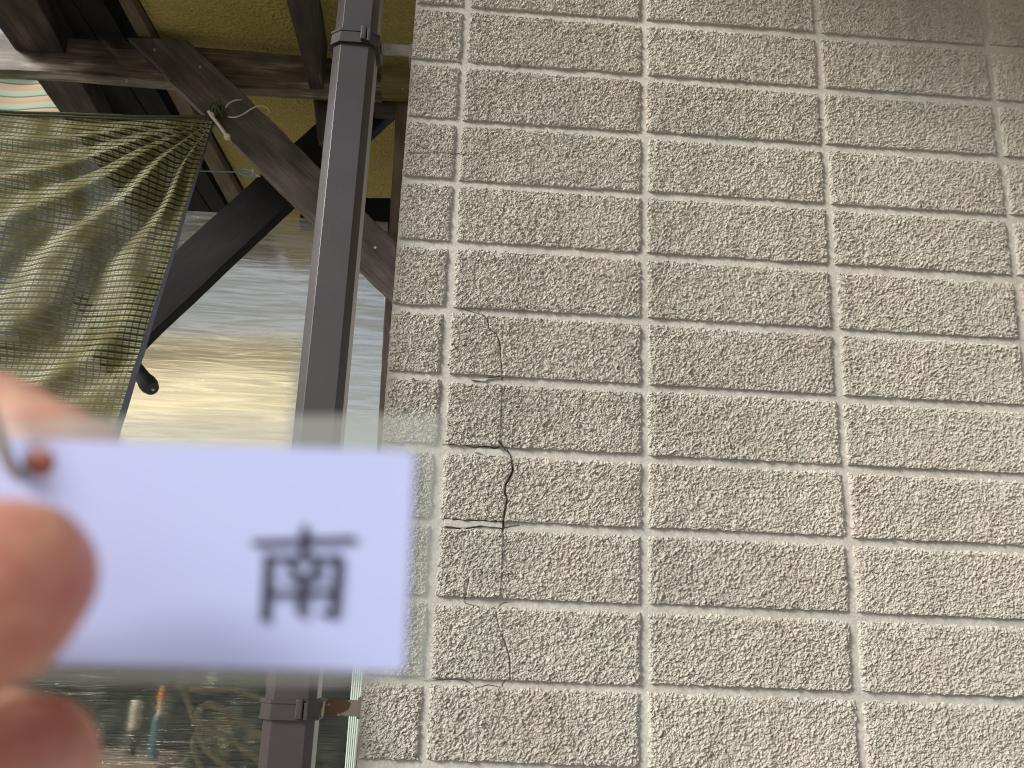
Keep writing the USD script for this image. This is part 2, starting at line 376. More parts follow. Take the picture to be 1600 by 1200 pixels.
# shade net: bands of fine threads, mostly closed slits coloured near-black for the dark behind; UV in metres
NET = mat('woven_shade_net', {
    'tc': ('texture_coordinate', {}),
    'sx': ('separate_xyz', {}),
    'bv': ('math', {'math_type': 'multiply', 'value2': 1 / 0.0144}),        # bands
    'bf': ('math', {'math_type': 'fraction'}),
    'slit': ('math', {'math_type': 'less_than', 'value2': 0.25}),
    'cu': ('math', {'math_type': 'multiply', 'value2': 1 / 0.0105}), 'cuf': ('math', {'math_type': 'fraction'}), 'cg': ('math', {'math_type': 'less_than', 'value2': 0.24}),
    'fu': ('math', {'math_type': 'multiply', 'value2': 1 / 0.0098}), 'fuf': ('math', {'math_type': 'pingpong', 'value2': 0.5}),
    'fv': ('math', {'math_type': 'multiply', 'value2': 1 / 0.0048}), 'fvf': ('math', {'math_type': 'pingpong', 'value2': 0.5}),
    'th': ('math', {'math_type': 'minimum'}),
    'ug': ('math', {'math_type': 'floor'}), 'vg': ('math', {'math_type': 'floor'}), 'cb': ('combine_xyz', {}),
    'wn': ('white_noise_texture', {'dimensions': '2D'}),
    'nz': ('noise_texture', {'scale': 1.0, 'detail': 3.0}),
    'rc': ('rgb_ramp', {'ramp': [(0.0, (0.085, 0.072, 0.016)), (0.30, (0.12, 0.105, 0.028)), (0.62, (0.24, 0.25, 0.15)), (1.0, (0.44, 0.46, 0.37))]}),
    'cm': ('mix_color', {'a': (0.05, 0.045, 0.02)}),
    'tb': ('math', {'math_type': 'multiply', 'value2': 3.2, 'use_clamp': True}), 'ta': ('math', {'math_type': 'multiply'}), 'mv': ('mapping', {'mapping_type': 'point', 'scale': (22.0, 9.0, 1.0)}), 'lt': ('map_range', {'from_min': 0.35, 'from_max': 0.62, 'to_min': 0.35, 'to_max': 1.0, 'clamp': True}),
    'df': ('principled_bsdf', {'roughness': 0.65, 'specular_ior_level': 0.2}), 'tl': ('translucent_bsdf', {}), 'cl': ('mix_closure', {'fac': 0.25}),
    'tr': ('transparent_bsdf', {}),
    'hole': ('math', {'math_type': 'less_than', 'value2': 0.05}),
    'al': ('math', {'math_type': 'maximum'}),
    'al2': ('math', {'math_type': 'multiply', 'value2': 0.14}),
    'inv': ('math', {'math_type': 'subtract', 'value1': 1.0}), 'dk': ('mix_color', {'blend_type': 'mix', 'b': (0.016, 0.016, 0.014)}), 'hz': ('math', {'math_type': 'multiply', 'value2': 0.16}), 'pu': ('math', {'math_type': 'multiply', 'value2': 1.9}),
    'p': ('mix_closure', {}),
}, [('tc.UV', 'sx.vector'), ('sx.y', 'bv.value1'), ('bv.value', 'bf.value1'), ('bf.value', 'slit.value1'),
    ('sx.x', 'cu.value1'), ('cu.value', 'cuf.value1'), ('cuf.value', 'cg.value1'),
    ('sx.x', 'fu.value1'), ('fu.value', 'fuf.value1'), ('sx.y', 'fv.value1'), ('fv.value', 'fvf.value1'), ('fuf.value', 'pu.value1'), ('pu.value', 'th.value1'), ('fvf.value', 'th.value2'),
    ('fu.value', 'ug.value1'), ('fv.value', 'vg.value1'), ('ug.value', 'cb.x'), ('vg.value', 'cb.y'), ('cb.vector', 'wn.vector'),
    ('th.value', 'tb.value1'), ('tb.value', 'ta.value1'), ('tc.UV', 'mv.vector'), ('mv.vector', 'nz.vector'), ('nz.fac', 'lt.value'), ('lt.result', 'ta.value2'), ('ta.value', 'rc.fac'), ('rc.color', 'cm.b'), ('ta.value', 'cm.fac'),
    ('slit.value', 'dk.fac'), ('rc.color', 'dk.a'), ('dk.result', 'df.base_color'), ('dk.result', 'tl.color'), ('df.BSDF', 'cl.closure1'), ('tl.BSDF', 'cl.closure2'),
    ('th.value', 'hole.value1'), ('slit.value', 'al2.value1'), ('al2.value', 'al.value1'), ('hole.value', 'hz.value1'), ('hz.value', 'al.value2'), ('al.value', 'p.fac'),
    ('cl.closure', 'p.closure1'), ('tr.BSDF', 'p.closure2')], 'p.closure')

STRIPE = mat('striped_cloth', {
    'g': ('geometry', {}), 'sx': ('separate_xyz', {}),
    'mu': ('math', {'math_type': 'multiply', 'value2': 1 / 0.055}), 'fr': ('math', {'math_type': 'fraction'}),
    'r': ('rgb_ramp', {'ramp': [(0, (0.60, 0.42, 0.28)), (0.42, (0.66, 0.50, 0.36)), (0.46, (0.10, 0.22, 0.14)), (0.52, (0.12, 0.26, 0.17)), (0.56, (0.45, 0.55, 0.42)), (0.9, (0.50, 0.58, 0.45)), (1.0, (0.60, 0.45, 0.30))]}),
    'd': ('principled_bsdf', {'roughness': 0.8}), 't': ('translucent_bsdf', {}), 'p': ('mix_closure', {'fac': 0.6}),
}, [('g.position', 'sx.vector'), ('sx.z', 'mu.value1'), ('mu.value', 'fr.value1'), ('fr.value', 'r.fac'), ('r.color', 'd.base_color'), ('r.color', 't.color'), ('d.BSDF', 'p.closure1'), ('t.BSDF', 'p.closure2')], 'p.closure')

SKIN = mat('skin', {
    'g': ('geometry', {}), 'n': ('noise_texture', {'scale': 110.0, 'detail': 4.0, 'roughness': 0.6}),
    'r': ('rgb_ramp', {'ramp': [(0.32, (0.32, 0.125, 0.095)), (0.5, (0.38, 0.195, 0.145)), (0.68, (0.44, 0.27, 0.185))]}),
    'p': ('principled_bsdf', {'roughness': 0.5, 'subsurface_weight': 0.35, 'subsurface_scale': 0.006}),
}, [('g.position', 'n.vector'), ('n.fac', 'r.fac'), ('r.color', 'p.base_color')])
NAIL = plain('fingernail', (0.70, 0.45, 0.40), rough=0.3, var=0.05)
PAPER = plain('lavender_white_paper', (0.44, 0.50, 0.80), rough=0.8, var=0.02, scale=40.0)
INK = plain('black_ink', (0.02, 0.02, 0.035), rough=0.6)
SLEEVE = mat('hazy_clear_sleeve', {
    'tr': ('transparent_bsdf', {'color': (0.96, 0.97, 0.96)}), 'df': ('diffuse_bsdf', {'color': (0.60, 0.64, 0.62)}), 'm': ('mix_closure', {'fac': 0.27}),
    'gl': ('glossy_bsdf', {'color': (0.9, 0.9, 0.9), 'roughness': 0.1}), 'fr': ('fresnel', {'IOR': 1.45}), 'p': ('mix_closure', {}),
}, [('tr.BSDF', 'm.closure1'), ('df.BSDF', 'm.closure2'), ('m.closure', 'p.closure1'), ('gl.BSDF', 'p.closure2'), ('fr.fac', 'p.fac')], 'p.closure')

# ------------------------------------------------------------------ ground
gx = np.r_[-300, -60, -12, np.linspace(-5, 5, 41), 12, 60, 300]
GX, GY = np.meshgrid(gx, gx)
GZ = np.where(np.maximum(abs(GX), abs(GY)) < 6, 0.03 * (meshkit.fbm(np.stack([GX * 1.3, GY * 1.3, GX * 0], -1), 3) - 0.5), 0)
n = len(gx)
ii, jj = np.meshgrid(np.arange(n - 1), np.arange(n - 1), indexing='ij')
gf = np.stack([ii * n + jj, ii * n + jj + 1, (ii + 1) * n + jj + 1, (ii + 1) * n + jj], -1).reshape(-1, 4)
obj('ground', (np.stack([GX, GY, GZ], -1).reshape(-1, 3), gf), GROUND, smooth=True, kind='structure')

# ------------------------------------------------------------------ the house wall
XC = PY(603, 600, -0.004)[0]                          # the wall's left corner
XR, ZT = 2.1, 2.86
wall = thing('house_wall', 'beige rough-cast wall of rectangular blocks with pale grey joints and cracks', 'wall')
# joint surface: a slab with gentle trowel waves on its front
nx, nz = 300, 400
xs, zs = np.linspace(XC, XR, nx), np.linspace(0.0, ZT, nz)
WX, WZ = np.meshgrid(xs, zs)
WY = -0.0011 * (meshkit.fbm(np.stack([WX * 38, WZ * 38, WX * 0], -1), 3, 4) - 0.5) * 2
ii, jj = np.meshgrid(np.arange(nz - 1), np.arange(nx - 1), indexing='ij')
a = ii * nx + jj
wf = np.vstack([np.stack([a, a + 1, a + nx + 1], -1).reshape(-1, 3), np.stack([a, a + nx + 1, a + nx], -1).reshape(-1, 3)])
front = trimesh.Trimesh(np.stack([WX, WY, WZ], -1).reshape(-1, 3), wf, process=False)
body = box(((XC + XR) / 2, 1.252, ZT / 2), (XR - XC - 0.0004, 2.5, ZT))
obj('joint_surface', trimesh.util.concatenate([front, body]), MORTAR, wall)

# grains of the rough-cast: irregular flat chunks with crevices between them
SP = 0.0028
TH = math.radians(38)
CT, STH = math.cos(TH), math.sin(TH)


def warp(x, z):
    p = np.stack([x * 230, z * 230, 0 * x], -1)
    wx, wz = meshkit.noise(p, 3) - 0.5, meshkit.noise(p, 5) - 0.5
    x, z = x + wx * 0.0034, z + wz * 0.0034
    return np.stack([(x * CT + z * STH) * 0.80, -x * STH + z * CT], -1)


_c = np.array([(x, z) for x in (XC - 0.05, XR) for z in (0.4, 2.8)])
_w = warp(_c[:, 0], _c[:, 1])
lo, hi = _w.min(0) - 0.05, _w.max(0) + 0.05
sx_, sz_ = np.meshgrid(np.arange(lo[0], hi[0], SP), np.arange(lo[1], hi[1], SP))
seeds = np.stack([sx_.ravel(), sz_.ravel()], 1)
seeds += rng.uniform(-0.46, 0.46, seeds.shape) * SP
tree = cKDTree(seeds)
cell_h = rng.normal(0, 0.00095, len(seeds))
cell_t = rng.normal(0, 0.36, (len(seeds), 2))
cell_r = rng.uniform(0.4, 1.6, len(seeds))


def rough(x, z):
    w = warp(x, z)
    d, i = tree.query(w, k=2, workers=4)
    edge = d[..., 1] - d[..., 0]
    rel = w - seeds[i[..., 0]]
    h = cell_h[i[..., 0]] + (rel * cell_t[i[..., 0]]).sum(-1)
    h -= 0.0022 * cell_r[i[..., 0]] * np.exp(-edge / 0.00055)
    h += 0.0030 * (meshkit.fbm(np.stack([x * 55, z * 55, 0 * x], -1), 3, 9) - 0.5)
    return h


def wpx(pts, y=-0.006):
    return np.array([PY(u, v, y)[[0, 2]] for u, v in pts])


# cracks of the photograph, in its pixels, carved into the block faces: (line, depth, half width, raise the piece to the left)
CARVE = [
    (wpx([(780, 690), (799, 712), (801, 735), (797, 745), (790, 757), (789, 770), (793, 778), (788, 800), (786, 830)]), 0.0090, 0.0014, 0.0026),
    (wpx([(752, 488), (762, 497), (764, 514), (776, 521), (781, 535), (783, 560), (784, 570), (785, 592)]), 0.004, 0.0012, 0.0006),
    (wpx([(775, 958), (780, 980), (791, 1008), (797, 1030), (797, 1062)]), 0.003, 0.0011, 0.0),
    (wpx([(733, 900), (731, 915), (728, 934)]), 0.003, 0.0011, 0.0),
    (wpx([(640, 238), (690, 238), (718, 241), (742, 242)]), 0.003, 0.0011, 0.0),
    (wpx([(1268, 33), (1290, 27), (1312, 20)]), 0.0025, 0.001, 0.0),
]


def near(x, z, line):
    d = np.full(x.shape, 9.0)
    for a, b in zip(line[:-1], line[1:]):
        ab = b - a
        t = np.clip(((x - a[0]) * ab[0] + (z - a[1]) * ab[1]) / (ab @ ab), 0, 1)
        d = np.minimum(d, np.hypot(x - a[0] - ab[0] * t, z - a[1] - ab[1] * t))
    return d


GAPX, GAPZ = 0.0115, 0.0125
GRAIN = 0.0010


def block(x0, x1, z0, z1, fine):
    st = (GRAIN if x1 < 3.05 * U else 0.0016) if fine else 0.012
    nx, nz = max(4, int((x1 - x0) / st)), max(4, int((z1 - z0) / st))
    X, Z = np.meshgrid(np.linspace(x0, x1, nx), np.linspace(z0, z1, nz))
    dl, dr, db, dt = X - x0, x1 - X, Z - z0, z1 - Z
    ed = np.minimum(np.minimum(dl, dr), np.minimum(db, dt))
    rag = 1 - np.clip(ed / 0.006, 0, 1)
    pw = np.stack([X * 210, Z * 210, 0 * X], -1)
    X2 = X + rag * (meshkit.noise(pw, 21) - 0.5) * 0.0042
    Z2 = Z + rag * (meshkit.noise(pw, 22) - 0.5) * np.where(db < dt, 0.0026, 0.0050)
    # rounded corners
    cx, cz = np.minimum(dl, dr), np.minimum(db, dt)
    h = 0.0062 + (rough(X2, Z2) if fine else 0)
    h = h - 0.0038 * np.exp(-np.minimum(dl, dr) / 0.0022) - 0.0042 * np.exp(-dt / 0.0024) - 0.0008 * np.exp(-db / 0.0016)
    if fine:
        for line, dep, hw, up in CARVE:
            if line[:, 0].max() < x0 or line[:, 0].min() > x1 or line[:, 1].max() < z0 or line[:, 1].min() > z1:
                continue
            d = near(X2, Z2, line)
            if up:
                lx = np.interp(Z2, line[::-1, 1], line[::-1, 0])
                h = h + np.where(X2 < lx, up * np.clip(1 - (lx - X2) / 0.11, 0, 1), 0)
            h = h - dep * np.exp(-(d / hw) ** 2)
    h = np.maximum(h, 0.0008)
    v = np.stack([X2, -h, Z2], -1)
    bi = np.concatenate([np.arange(nx), nx - 1 + nx * np.arange(1, nz), nx * nz - 2 - np.arange(nx - 1), nx * (nz - 2 - np.arange(nz - 2))])
    V = v.reshape(-1, 3)
    sk = V[bi].copy()
    sk[:, 1] = 0.003
    ii, jj = np.meshgrid(np.arange(nz - 1), np.arange(nx - 1), indexing='ij')
    a = (ii * nx + jj)
    f = np.vstack([np.stack([a, a + 1, a + nx + 1], -1).reshape(-1, 3), np.stack([a, a + nx + 1, a + nx], -1).reshape(-1, 3)])
    k = len(bi)
    s0, s1 = bi, len(V) + np.arange(k)
    t0, t1 = np.roll(s0, -1), np.roll(s1, -1)
    f = np.vstack([f, np.stack([s0, s1, t1], -1), np.stack([s0, t1, t0], -1)])
    return trimesh.Trimesh(np.vstack([V, sk]), f, process=False)


for i in range(-3, 23):
    z1 = Z0 - i * ROW - GAPZ / 2
    z0 = Z0 - (i + 1) * ROW + GAPZ / 2
    if z0 < 0.05:
        break
    jit = rng.normal(0, 0.0008, (9, 4))
    for j in range(-1, 7):
        x0 = (XC + 0.0012) if j < 0 else j * U + GAPX / 2
        x1 = (0 if j < 0 else (j + 1) * U) - GAPX / 2
        q = jit[j + 1]
        fine = -1 <= i <= 10 and j <= 3
        obj('block', block(x0 + q[0] * (j >= 0), min(x1 + q[1], XR), z0 + q[2], z1 + q[3], fine), BLOCK, wall)

# hairline cracks across the joints and the flakes of joint filler that have lifted
for line in ([(690, 694), (718, 694), (742, 699), (752, 697), (775, 700), (790, 694)], [(756, 694), (772, 701), (780, 699)], [(790, 698), (798, 712)],
             [(690, 824), (722, 826), (752, 822), (786, 826), (787, 812), (786, 795)], [(786, 824), (812, 820)],
             [(719, 481), (748, 490), (760, 496)], [(748, 489), (750, 482)], [(741, 597), (760, 594), (764, 590), (783, 590), (786, 586)],
             [(728, 931), (724, 941), (741, 946), (752, 950)], [(778, 949), (784, 942), (793, 940)], [(660, 1063), (720, 1061), (733, 1066), (742, 1073)],
             [(745, 1074), (765, 1070), (785, 1075), (784, 1068), (790, 1062)], [(803, 110), (808, 106), (816, 99)], [(735, 239), (700, 240)], [(1278, 187), (1288, 187)]):
    p = wpx(line, -0.0008)
    n = max(6, int(np.linalg.norm(np.diff(p, axis=0), axis=1).sum() / 0.003))
    s = np.r_[0, np.cumsum(np.linalg.norm(np.diff(p, axis=0), axis=1))]
    t = np.linspace(0, s[-1], n)
    x, z = np.interp(t, s, p[:, 0]), np.interp(t, s, p[:, 1])
    x, z = x + rng.normal(0, 0.0003, n), z + rng.normal(0, 0.0003, n)
    big = 0.00045 if line[0][1] in (694, 824) else 0.00036
    obj('crack', tube(np.stack([x, np.full(n, -0.0010), z], 1), big, 5), CRACK, wall)
for line in (CARVE[0][0], CARVE[1][0][4:]):
    s = np.r_[0, np.cumsum(np.linalg.norm(np.diff(line, axis=0), axis=1))]
    t = np.linspace(0, s[-1], 40)
    x, z = np.interp(t, s, line[:, 0]) + rng.normal(0, 0.0005, 40), np.interp(t, s, line[:, 1])
    obj('crack', tube(np.stack([x, np.full(40, -0.0012), z], 1), rng.uniform(0.0004, 0.0011, 40), 5), CRACK, wall)
for line in (CARVE[4][0], CARVE[2][0], CARVE[3][0], CARVE[5][0], CARVE[1][0][:5]):
    s = np.r_[0, np.cumsum(np.linalg.norm(np.diff(line, axis=0), axis=1))]
    t = np.linspace(0, s[-1], 60)
    x, z = np.interp(t, s, line[:, 0]) + rng.normal(0, 0.0003, 60), np.interp(t, s, line[:, 1]) + rng.normal(0, 0.0003, 60)
    hz_ = np.maximum(0.0062 + rough(x, z) - 0.0022, 0.001)
    obj('crack', tube(np.stack([x, -hz_, z], 1), rng.uniform(0.0002, 0.00042, 60), 5), CRACK, wall)
for px, lift in (([(694, 811), (785, 816), (785, 825), (752, 821), (724, 825), (694, 822)], 0.0042), ([(746, 700), (782, 702), (796, 714), (760, 712), (742, 706)], 0.0030),
                 ([(736, 593), (784, 589), (783, 591), (764, 592), (757, 596)], 0.003)):
    poly = np.array([PY(u, v, -lift) for u, v in px])
    m, uv = prism(poly, 'y', -lift, lift + 0.002, 0.0006, 0.0004, step=0.008)
    obj('joint_flake', m, MORTAR, wall)

# ------------------------------------------------------------------ eave soffit
YB = 0.75                                             # front of the lean-to's cross beam
ZR = PY(60, 80, YB)[2]                                # underside of the left rafter
ZD = ZR + 0.075                                       # underside of its roof boards
ZS = ZD
sof = strip(((217, 0), (378, 290)), ((900, 0), (900, 100)), ZS, -0.05, 2.40)
pl = [sof[0], sof[1], (XC - 0.002, 2.40, ZS), (XC - 0.002, 0.0, ZS)]
soffit = thing('eave_soffit', 'olive yellow stucco underside of the eaves above the timber frame', 'soffit')
m, uv = prism(np.array([[p[0], p[1], ZS] for p in pl]), 'z', ZS, 0.05, 0.002, 0.0)
obj('stucco_panel', m, STUCCO, soffit)
m, uv = prism(np.array([[XC + 0.03, -1.55, ZS], [4.0, -1.55, ZS], [4.0, -0.012, ZS], [XC + 0.03, -0.012, ZS]]), 'z', ZS, 0.05, 0.002, 0.0)  # unseen front eave, deepened and widened to shade the upper right wall
obj('stucco_panel', m, STUCCO, soffit)

# ------------------------------------------------------------------ timber lean-to
lean = thing('timber_lean_to', 'dark weathered timber lean-to frame with roof boards beside the house corner', 'lean-to')
member('cross_beam', [(-90, 46), (75, 56), (305, 72), (470, 86), (596, 96), (596, 151), (480, 142), (375, 136), (95, 114), (-90, 106)], YB, 0.040, WOOD_BEAM, lean, along=((0, 50), (470, 86)), seed=1, cham=0.0025)
LR = (((0, 45), (25, 80)), ((57, 0), (87, 55)))
lying('rafter', *LR, ZR, -0.35, 2.3, 0.074, WOOD_DARK, lean, seed=2)
lying('batten', ((184, 0), (345, 297)), ((205, 0), (370, 297)), ZD - 0.030, -0.2, 2.3, 0.029, WOOD_TAN, lean, seed=3)
Z3 = PY(492, 140, YB)[2]
lying('rafter', ((447, 0), (484, 140)), ((480, 0), (505, 140)), Z3, -0.25, YB - 0.001, ZS - Z3 - 0.002, WOOD_DARK, lean, seed=4)
member('strut', [(489, 150), (520, 152), (528, 245), (496, 215)], YB + 0.06, 0.04, WOOD_DARK, lean, along=((489, 150), (496, 215)), seed=5)
# roof boards with slits of daylight between them
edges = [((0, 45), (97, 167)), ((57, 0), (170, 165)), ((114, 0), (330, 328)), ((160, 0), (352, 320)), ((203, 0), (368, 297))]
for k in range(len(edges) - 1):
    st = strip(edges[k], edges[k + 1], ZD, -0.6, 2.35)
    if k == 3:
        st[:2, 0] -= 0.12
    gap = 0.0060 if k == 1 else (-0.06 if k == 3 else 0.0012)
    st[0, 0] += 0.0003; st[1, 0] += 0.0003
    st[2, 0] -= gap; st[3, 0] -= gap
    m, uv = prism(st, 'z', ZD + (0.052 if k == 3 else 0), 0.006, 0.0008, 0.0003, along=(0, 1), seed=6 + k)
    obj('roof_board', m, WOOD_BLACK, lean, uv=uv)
member('diagonal_brace', [(198, 58), (290, 61), (302, 70), (618, 377), (624, 482)], YB - 0.031, 0.030, WOOD_GREY, lean, along=((198, 58), (618, 470)), seed=12, wob=0.0009, label='weathered grey diagonal plank')
member('diagonal_brace', [(618, 172), (585, 112), (502, 185), (340, 332), (120, 530), (170, 585), (250, 508), (432, 337)], 0.905, 0.045, WOOD_BLACK, lean, along=((600, 112), (340, 340)), seed=13, label='blackened diagonal brace')
member('trim_board', [(578, 96), (648, 100), (648, 153), (578, 150)], YB + 0.002, 0.02, WOOD_OLIVE, lean, along=((578, 96), (648, 100)), seed=14, label='olive painted trim board')
member('bracket_block', [(584, 151), (621, 153), (620, 172), (584, 169)], YB + 0.03, 0.05, WOOD_DARK, lean, along=((584, 151), (621, 153)), seed=15)
member('corner_post', [(620, 153), (660, 154), (640, 370), (607, 365)], YB + 0.03, 0.05, WOOD_TAN, lean, along=((620, 153), (607, 365)), seed=16)
member('rail', [(470, 306), (614, 309), (612, 356), (468, 353)], 1.08, 0.05, WOOD_BLACK, lean, along=((470, 306), (614, 309)), seed=17)  # near-black board standing in for a dark opening above the plank
member('corner_post', [(603, 440), (640, 440), (600, 900), (577, 900)], YB - 0.001, 0.05, WOOD_DARK, lean, along=((603, 440), (577, 900)), seed=18, label='dark brown lower corner post')


def screw(u, v, y, r, parent):
    c = PY(u, v, y)
    cyl = trimesh.creation.cylinder(r, 0.003, sections=14)
    cyl.apply_transform(trimesh.transformations.rotation_matrix(np.pi / 2, [1, 0, 0]))
    slot = trimesh.creation.torus(r * 0.55, r * 0.18, major_sections=12, minor_sections=5)
    slot.apply_transform(trimesh.transformations.rotation_matrix(np.pi / 2, [1, 0, 0]))
    slot.apply_translation([0, -0.0015, 0])
    m = trimesh.util.concatenate([cyl, slot]); m.apply_translation(c)
    obj('screw', m, STEEL, parent)


for u, v, y in ((242, 78, YB - 0.031), (313, 105, YB - 0.031), (586, 387, YB - 0.031), (629, 140, YB + 0.002), (198, 126, YB)):
    screw(u, v, y, 0.0035, lean)

# ribbed aluminium strip at the house corner, low down
al = thing('ribbed_strip', 'pale green ribbed aluminium strip beside the wall corner low down', 'trim strip')
yA = 0.16
a0, a1, b0, b1 = PY(560, 930, yA), PY(579, 930, yA), PY(536, 1230, yA), PY(551, 1230, yA)
for k in range(5):
    q = [a0 + (a1 - a0) * (k + s) / 5 for s in (0.06, 0.94)] + [b0 + (b1 - b0) * (k + s) / 5 for s in (0.94, 0.06)]
    m, uv = prism(np.array(q), 'y', yA, 0.012, 0.0010, 0.0, step=0.2)
    obj('rib', m, ALU, al)
q = [a0, a1, b1, b0]
m, uv = prism(np.array(q), 'y', yA + 0.004, 0.014, 0.001, 0.0, step=0.2)
obj('back_plate', m, ALU, al)

# ------------------------------------------------------------------ plastic sheet
ysh = 0.97
c = [PY(40, 318, ysh), PY(606, 346, ysh), PY(560, 1420, ysh), PY(-10, 1420, ysh)]
nx, nz = 60, 90
s, t = np.meshgrid(np.linspace(0, 1, nx), np.linspace(0, 1, nz))
top = c[0] + (c[1] - c[0]) * s[..., None]
bot = c[3] + (c[2] - c[3]) * s[..., None]
P = top + (bot - top) * t[..., None]
P[..., 1] += 0.0035 * np.sin(P[..., 2] * 21 + 2 * np.sin(P[..., 0] * 5)) + 0.004 * (meshkit.fbm(np.stack([P[..., 0] * 3, P[..., 2] * 9, 0 * s], -1), 3, 2) - 0.5)
ii, jj = np.meshgrid(np.arange(nz - 1), np.arange(nx - 1), indexing='ij')
a = (ii * nx + jj)
f = np.stack([a, a + nx, a + nx + 1, a + 1], -1).reshape(-1, 4)
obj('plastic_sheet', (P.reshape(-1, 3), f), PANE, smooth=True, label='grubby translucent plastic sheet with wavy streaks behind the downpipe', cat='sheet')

# ------------------------------------------------------------------ downpipe
yp = -0.055
pipe = thing('downpipe', 'dark brown square downpipe with clip brackets fixed to the wall corner', 'downpipe')
xl, xf0, xf1 = PY(466, 600, yp + 0.011)[0], PY(478, 600, yp)[0], PY(527, 600, yp)[0]
ch = 0.010
xr = xf1 + ch
prof = np.array([(xf0, yp), (xf1, yp), (xr, yp + ch), (xr, yp + 0.052), (xr - 0.004, yp + 0.056), (xf0, yp + 0.056), (xl, yp + 0.046), (xl, yp + ch)])


def sweep_profile(prof, z0, z1, r=0.0012, n=1):
    pg = Polygon(prof).buffer(-r).buffer(r, quad_segs=3)
    m = trimesh.creation.extrude_polygon(pg, z1 - z0, engine='earcut')
    m.apply_translation([0, 0, z0])
    return m


obj('pipe', sweep_profile(prof, 0.12, 2.95), PIPE, pipe, smooth=40)
for (u, v, lab, amat) in ((540, 57, 'upper', PAINT_GREY), (442, 1109, 'lower', PAINT_CHIP)):
    zc = PY(u, v, yp)[2]
    hh = 0.0115
    pg = Polygon(prof)
    ring = pg.buffer(0.0042, join_style=2).difference(pg.buffer(0.0004, join_style=2))
    m = trimesh.creation.extrude_polygon(ring, 2 * hh, engine='earcut'); m.apply_translation([0, 0, zc - hh])
    rim = pg.buffer(0.0055, join_style=2).difference(pg.buffer(0.0004, join_style=2))
    m2 = trimesh.creation.extrude_polygon(rim, 0.004, engine='earcut'); m2.apply_translation([0, 0, zc + hh - 0.0035])
    m3_ = trimesh.creation.extrude_polygon(rim, 0.003, engine='earcut'); m3_.apply_translation([0, 0, zc - hh - 0.0005])
    cl = obj('clip_band', trimesh.util.concatenate([m, m2, m3_]), CLIP, pipe)
    lt = rbox((xf1 - 0.013, yp - 0.013, zc - hh * 0.9), (xf1 - 0.004, yp - 0.003, zc + hh * 1.25), 0.0018) + rbox((xf1 - 0.003, yp - 0.011, zc - hh), (xf1 + 0.003, yp - 0.002, zc + hh * 0.9), 0.0015)
    obj('latch', lt, CLIP, cl, smooth=40)
    ya = yp + 0.062
    zl = zc - (0.030 if lab == 'upper' else 0.0)
    if lab == 'upper':
        zl = PY(615, 77, ya)[2]
    else:
        zl = PY(530, 1106, ya)[2]
    arm = rbox((xr - 0.028, ya, zl - 0.0105), (XC + 0.0, ya + 0.004, zl + 0.0105), 0.0012) + rbox((XC - 0.006, ya, zl - 0.0135), (XC - 0.0004, ya + 0.030, zl + 0.0135), 0.0012)
    obj('bracket_arm', arm, amat, pipe, smooth=30)
    obj('bracket_saddle', rbox((xr - 0.006, yp + 0.03, zc - hh * 0.8), (xr + 0.006, yp + 0.062, zc + hh * 0.8), 0.0015), CLIP if lab == 'upper' else PAINT_CHIP, pipe, smooth=30)

# ------------------------------------------------------------------ shade net
net = thing('shade_net', 'olive green woven shade net tied at one corner to the diagonal plank', 'net')
K = PY(336, 183, YB - 0.045)
TL = PY(-170, 158, 0.52)
HB = PY(139, 800, 0.40)                               # foot of the right hem
e_top, e_hem = TL - K, HB - K
nu, nv = 300, 300
uu, vv = np.meshgrid(np.linspace(0, 1, nu), np.linspace(0, 1, nv))
Pn = K + e_top * uu[..., None] + e_hem * vv[..., None]
lt_, lh_ = np.linalg.norm(e_top), np.linalg.norm(e_hem)
ang = np.arctan2(vv * lh_, uu * lt_ + 1e-6) / (np.pi / 2)
rad = np.hypot(uu * lt_, vv * lh_)
amp = 0.027 * np.clip(rad / 0.30, 0, 1) ** 0.8


def ridge(a0, w, s=1.0):
    return s * np.exp(-((ang - a0) / w) ** 2)


wob = 0.025 * np.sin(rad * 17) + 0.03 * np.sin(rad * 7 + 1)
ang = ang + wob * np.clip(rad / 0.2, 0, 1)
fold = ridge(0.90, 0.035, 0.55) + ridge(0.72, 0.075, 1.0) + ridge(0.50, 0.08, 0.7) + ridge(0.33, 0.05, 0.5) + ridge(0.15, 0.05, 0.35) - ridge(0.81, 0.05, 0.5) - ridge(0.61, 0.05, 0.4) - ridge(0.41, 0.05, 0.3)
fold += 0.10 * np.sin(ang * 70 + rad * 9) * np.clip(rad / 0.15, 0, 1)
cross = np.cross(e_top, e_hem); cross /= np.linalg.norm(cross)
if cross[1] > 0:
    cross = -cross
Pn = Pn + cross * (amp * fold)[..., None]
Pn[..., 2] -= 0.05 * uu * (1 - uu) * 1.2 * (1 - vv)   # the top edge sags a little
# weave: threads run level, bands across the drop
wx = (Pn - K) @ np.array([1.0, 0, 0.0])
wz = (Pn - K) @ np.array([0, 0, 1.0]) - 0.10 * wx
uvn = np.stack([wx + 0.15 * fold * amp, wz + 0.02 * fold * amp], -1).reshape(-1, 2)
ii, jj = np.meshgrid(np.arange(nv - 1), np.arange(nu - 1), indexing='ij')
a = (ii * nu + jj)
f = np.stack([a, a + nu, a + nu + 1, a + 1], -1).reshape(-1, 4)
obj('mesh_cloth', (Pn.reshape(-1, 3), f), NET, net, smooth=True, uv=uvn)
he = Pn[:, 0]
tn = np.gradient(he, axis=0); tn /= np.linalg.norm(tn, axis=1, keepdims=True)
side = np.cross(tn, cross); side /= np.linalg.norm(side, axis=1, keepdims=True)
side *= np.sign(side[:, :1] + 1e-9)
hw = np.clip(np.linspace(0.002, 0.012, nv), 0, 0.010)[:, None]
